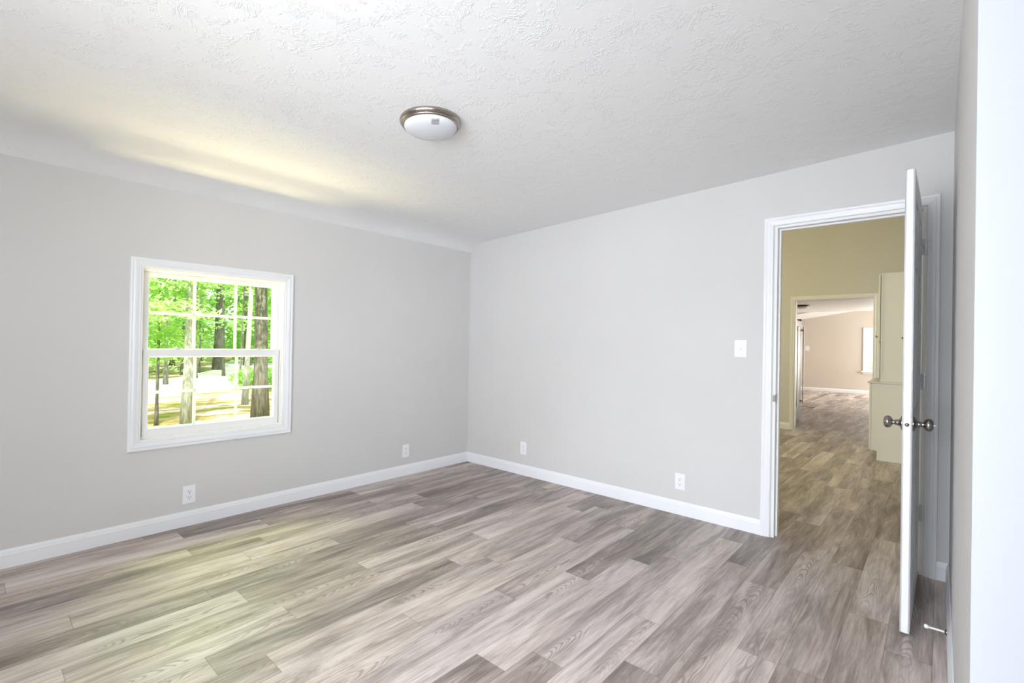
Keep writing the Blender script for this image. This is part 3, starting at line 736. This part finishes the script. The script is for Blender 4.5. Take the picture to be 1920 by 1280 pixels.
# ---------------------------------------------------------------- outdoors
GZ = -0.6
random.seed(4); rng = np.random.default_rng(7)
bm = bm_(); N_ = 40
gv = [[bm.verts.new((-90+(89.85)*i/N_, -60+160*j/N_, GZ+0.06*math.sin(i*1.7)*math.cos(j*0.9)-0.02)) for j in range(N_+1)] for i in range(N_+1)]
for i in range(N_):
    for j in range(N_): bm.faces.new((gv[i][j], gv[i+1][j], gv[i+1][j+1], gv[i][j+1]))
o = struct(obj('ground', bm, 'ground', None, True))
bm = bm_(); box(bm, -12, 12, -12, YS-0.2, GZ-0.1, GZ); struct(obj('ground_front', bm, 'ground'))
bm = bm_(); path = [(-15.5, -14), (-16.5, -4), (-17.5, 1.0), (-20, 4.5), (-26, 7.5), (-40, 13)]; wds = [2.2, 2.2, 2.6, 2.6, 2.2, 2.0]
Lp = []
for i, (x, y) in enumerate(path):
    a = Vector(path[max(i-1, 0)]); b_ = Vector(path[min(i+1, len(path)-1)]); t = (b_-a).normalized(); nn = Vector((-t.y, t.x))
    Lp.append([bm.verts.new((x+nn.x*s*wds[i], y+nn.y*s*wds[i], GZ+(0.09 if abs(s) < 1 else -0.02))) for s in (-1, -0.92, 0.92, 1)])
for a, b_ in zip(Lp, Lp[1:]):
    for q in range(3): bm.faces.new((a[q], a[q+1], b_[q+1], b_[q]))
tag(obj('gravel_drive', bm, 'gravel'), 'pale sunlit gravel drive curving through the woods outside the window', 'driveway')

def trunk_mesh(pts_, rad, seg=14):
    bm = bm_(); rings = []
    for (x, y, z), r in zip(pts_, rad):
        rings.append([bm.verts.new((x+r*math.cos(2*PI*i/seg)*(1+0.08*math.sin(3*i+z)), y+r*math.sin(2*PI*i/seg), z)) for i in range(seg)])
    for a, b_ in zip(rings, rings[1:]):
        for i in range(seg): bm.faces.new((a[i], a[(i+1) % seg], b_[(i+1) % seg], b_[i]))
    bm.faces.new(rings[0]); bm.faces.new(rings[-1])
    return bm
def leaves(blobs, n, size, flat=0.55):
    """blobs: (cx,cy,cz,rx,ry,rz); returns mesh of leaf quads"""
    vol = np.array([b_[3]*b_[4]*b_[5] for b_ in blobs]); vol = vol/vol.sum()
    idx = rng.choice(len(blobs), n, p=vol); B = np.array(blobs)[idx]
    d = rng.normal(size=(n, 3)); d /= np.linalg.norm(d, axis=1)[:, None]; d *= rng.random((n, 1))**0.45
    c_ = B[:, :3]+d*B[:, 3:]
    # clump into twigs
    tw = rng.normal(scale=1.0, size=(max(8, n//30), 3))
    nr = rng.normal(size=(n, 3)); nr[:, 2] = np.abs(nr[:, 2])+flat; nr /= np.linalg.norm(nr, axis=1)[:, None]
    a = np.cross(nr, rng.normal(size=(n, 3))); a /= np.linalg.norm(a, axis=1)[:, None]; b_ = np.cross(nr, a)
    s = size*(0.6+0.8*rng.random((n, 1)))
    P = np.stack([c_-a*s, c_+b_*s*0.45+nr*s*0.08, c_+a*s, c_-b_*s*0.45+nr*s*0.08], axis=1).reshape(-1, 3)
    me = bpy.data.meshes.new('foliage'); me.vertices.add(4*n); me.vertices.foreach_set('co', P.ravel())
    me.loops.add(4*n); me.loops.foreach_set('vertex_index', np.arange(4*n)); me.polygons.add(n)
    me.polygons.foreach_set('loop_start', np.arange(0, 4*n, 4)); me.polygons.foreach_set('loop_total', np.full(n, 4))
    me.update(); return me
def tree(x, y, r, h, lean, blobs, n, ls, leafmat, barkmat, label, group=None, name='tree'):
    e = empty(name, (x, y, GZ-0.1)); tag(e, label, 'tree', group)
    K = 9; P = []; R = []
    for i in range(K):
        t = i/(K-1); P.append((lean[0]*t*h+0.3*r*math.sin(3*t+x), lean[1]*t*h+0.3*r*math.sin(4*t+y), t*h)); R.append(r*(1.35 if i == 0 else 1.0)*(1-0.6*t))
    obj('trunk', trunk_mesh(P, R), barkmat, e, True)
    if blobs:
        me = leaves(blobs, n, ls); me.materials.append(MT[leafmat]); o = bpy.data.objects.new('foliage', me); sc.collection.objects.link(o); o.parent = e
    return e
GW = 'trees in the woods beyond the window'
def crown(h, r, k=9, low=0.25):
    return [(random.uniform(-r, r), random.uniform(-r, r), random.uniform(low*h, h), random.uniform(.35, .7)*r, random.uniform(.35, .7)*r, random.uniform(.12, .3)*r) for _ in range(k)]
# named nearer trunks: positions follow the view rays out of the window
tree(-8.35, -0.36, 0.095, 9, (0.0, 0.005), [(0.3, -1.3, 3.2, 1.5, 1.5, .4), (0.6, 0.4, 3.5, 1.2, 1.0, .35), (0.2, -0.2, 4.2, 1.6, 1.4, .5), (1.0, -0.7, 2.5, 1.0, 1.0, .25)], 5200, 0.055, 'leaf2', 'bark2', 'pale straight tree trunk seen through the left panes of the window')
tree(-8.55, 1.18, 0.165, 10, (0.0, -0.003), [(0.5, 0.3, 4.0, 1.4, 1.0, .3), (0.6, 0.9, 2.9, .9, .7, .18), (0.6, -0.5, 3.3, .8, .6, .2)], 2600, 0.055, 'leaf', 'bark', 'thick grey-brown tree trunk seen through the right panes of the window')
tree(-8.45, 1.68, 0.085, 9, (0.02, 0.035), [(0.6, 0.1, 2.2, .6, .6, .25), (0.5, 0.3, 3.6, .9, .9, .4)], 1200, 0.05, 'leaf', 'bark', 'slender leaning tree trunk right behind the thick grey-brown one')
tree(-11.1, 1.74, 0.075, 9, (0.0, 0.045), [(0, 0.8, 5.4, 1.4, 1.4, .5)], 400, 0.1, 'leaf2', 'bark2', 'slim pale leaning tree trunk left of the thick grey-brown one')
tree(-9.0, -0.75, 0.035, 4.6, (0.0, 0.0), [(0.1, 0.1, 2.0, .75, .75, .35), (0.2, -0.3, 2.7, 1.0, .9, .4), (0, 0.3, 3.3, .9, .9, .4), (0, 0.0, 1.55, .55, .5, .18)], 4200, 0.048, 'leaf', 'bark', 'leafy green sapling with a thin stem in the left window panes')
tree(-27, 6.0, 0.20, 14, (0, 0), crown(12, 3.0, 8, .4), 2500, 0.2, 'leaf', 'bark', 'dark distant tree trunk standing at the drive in the middle panes')
spots = [(-17, -2.6), (-19, 0.6), (-21, 3.2), (-22, 9.8), (-16, 6.3), (-24, -2.0), (-29, 2.4), (-31, 9.0), (-34, 5.5), (-36, 13.5), (-38, 0.5), (-42, 9.5), (-26, 12.5), (-45, 17.0), (-46, 4.0), (-18, 9.3)]
for i, (x, y) in enumerate(spots):
    h = random.uniform(9, 13) if x > -30 else random.uniform(13, 18)
    n = 2600 if x > -30 else 3400
    tree(x, y, random.uniform(.10, .22), h, (random.uniform(-.02, .02), random.uniform(-.02, .02)), crown(h, 3.0 if x > -30 else 4.6, 14, 0.06), n, 0.13 if x > -24 else 0.24, 'leaf' if i % 2 else 'leaf2', 'bark' if i % 3 else 'bark2',
         'leafy background tree in the bright green woods beyond the window', GW)
for i in range(16):
    d_ = random.uniform(17, 30); a_ = 0.04+i*0.029+random.uniform(-.008, .008); x = 3.7-d_; y = -3.54+d_*math.tan(a_+0.18)
    tree(x, y, random.uniform(.035, .075), random.uniform(7, 10), (random.uniform(-.03, .03), random.uniform(-.03, .03)), crown(8, 1.5, 5, 0.35), 500, 0.12, 'leaf', 'bark', 'leafy background tree in the bright green woods beyond the window', GW)
for i in range(9):
    x = -50-random.uniform(0, 10); y = -6+i*4.6
    tree(x, y, .25, 18, (0, 0), crown(18, 5.0, 16, 0.04), 4200, 0.34, 'leaf', 'bark', 'leafy background tree in the bright green woods beyond the window', GW)
e = empty('bush', (-16.0, 4.3, GZ)); tag(e, 'low green bush beside the drive outside the window', 'bush')
me = leaves([(0, 0, .35, 1.3, 1.3, .45), (0.4, 1.0, .3, 1.1, 1.2, .4)], 2200, 0.09); me.materials.append(MT['leaf']); o = bpy.data.objects.new('foliage', me); sc.collection.objects.link(o); o.parent = e
bm = bm_()
for q in range(7):
    a = q*0.9; bmv = [bm.verts.new(c) for c in ((0.02, 0, 0), (-0.02, 0.01, 0), (0, -0.02, 0), (0.7*math.cos(a), 0.7*math.sin(a), 0.6))]
    for f in ((0, 1, 3), (1, 2, 3), (2, 0, 3)): bm.faces.new([bmv[k] for k in f])
obj('stems', bm, 'bark', e)
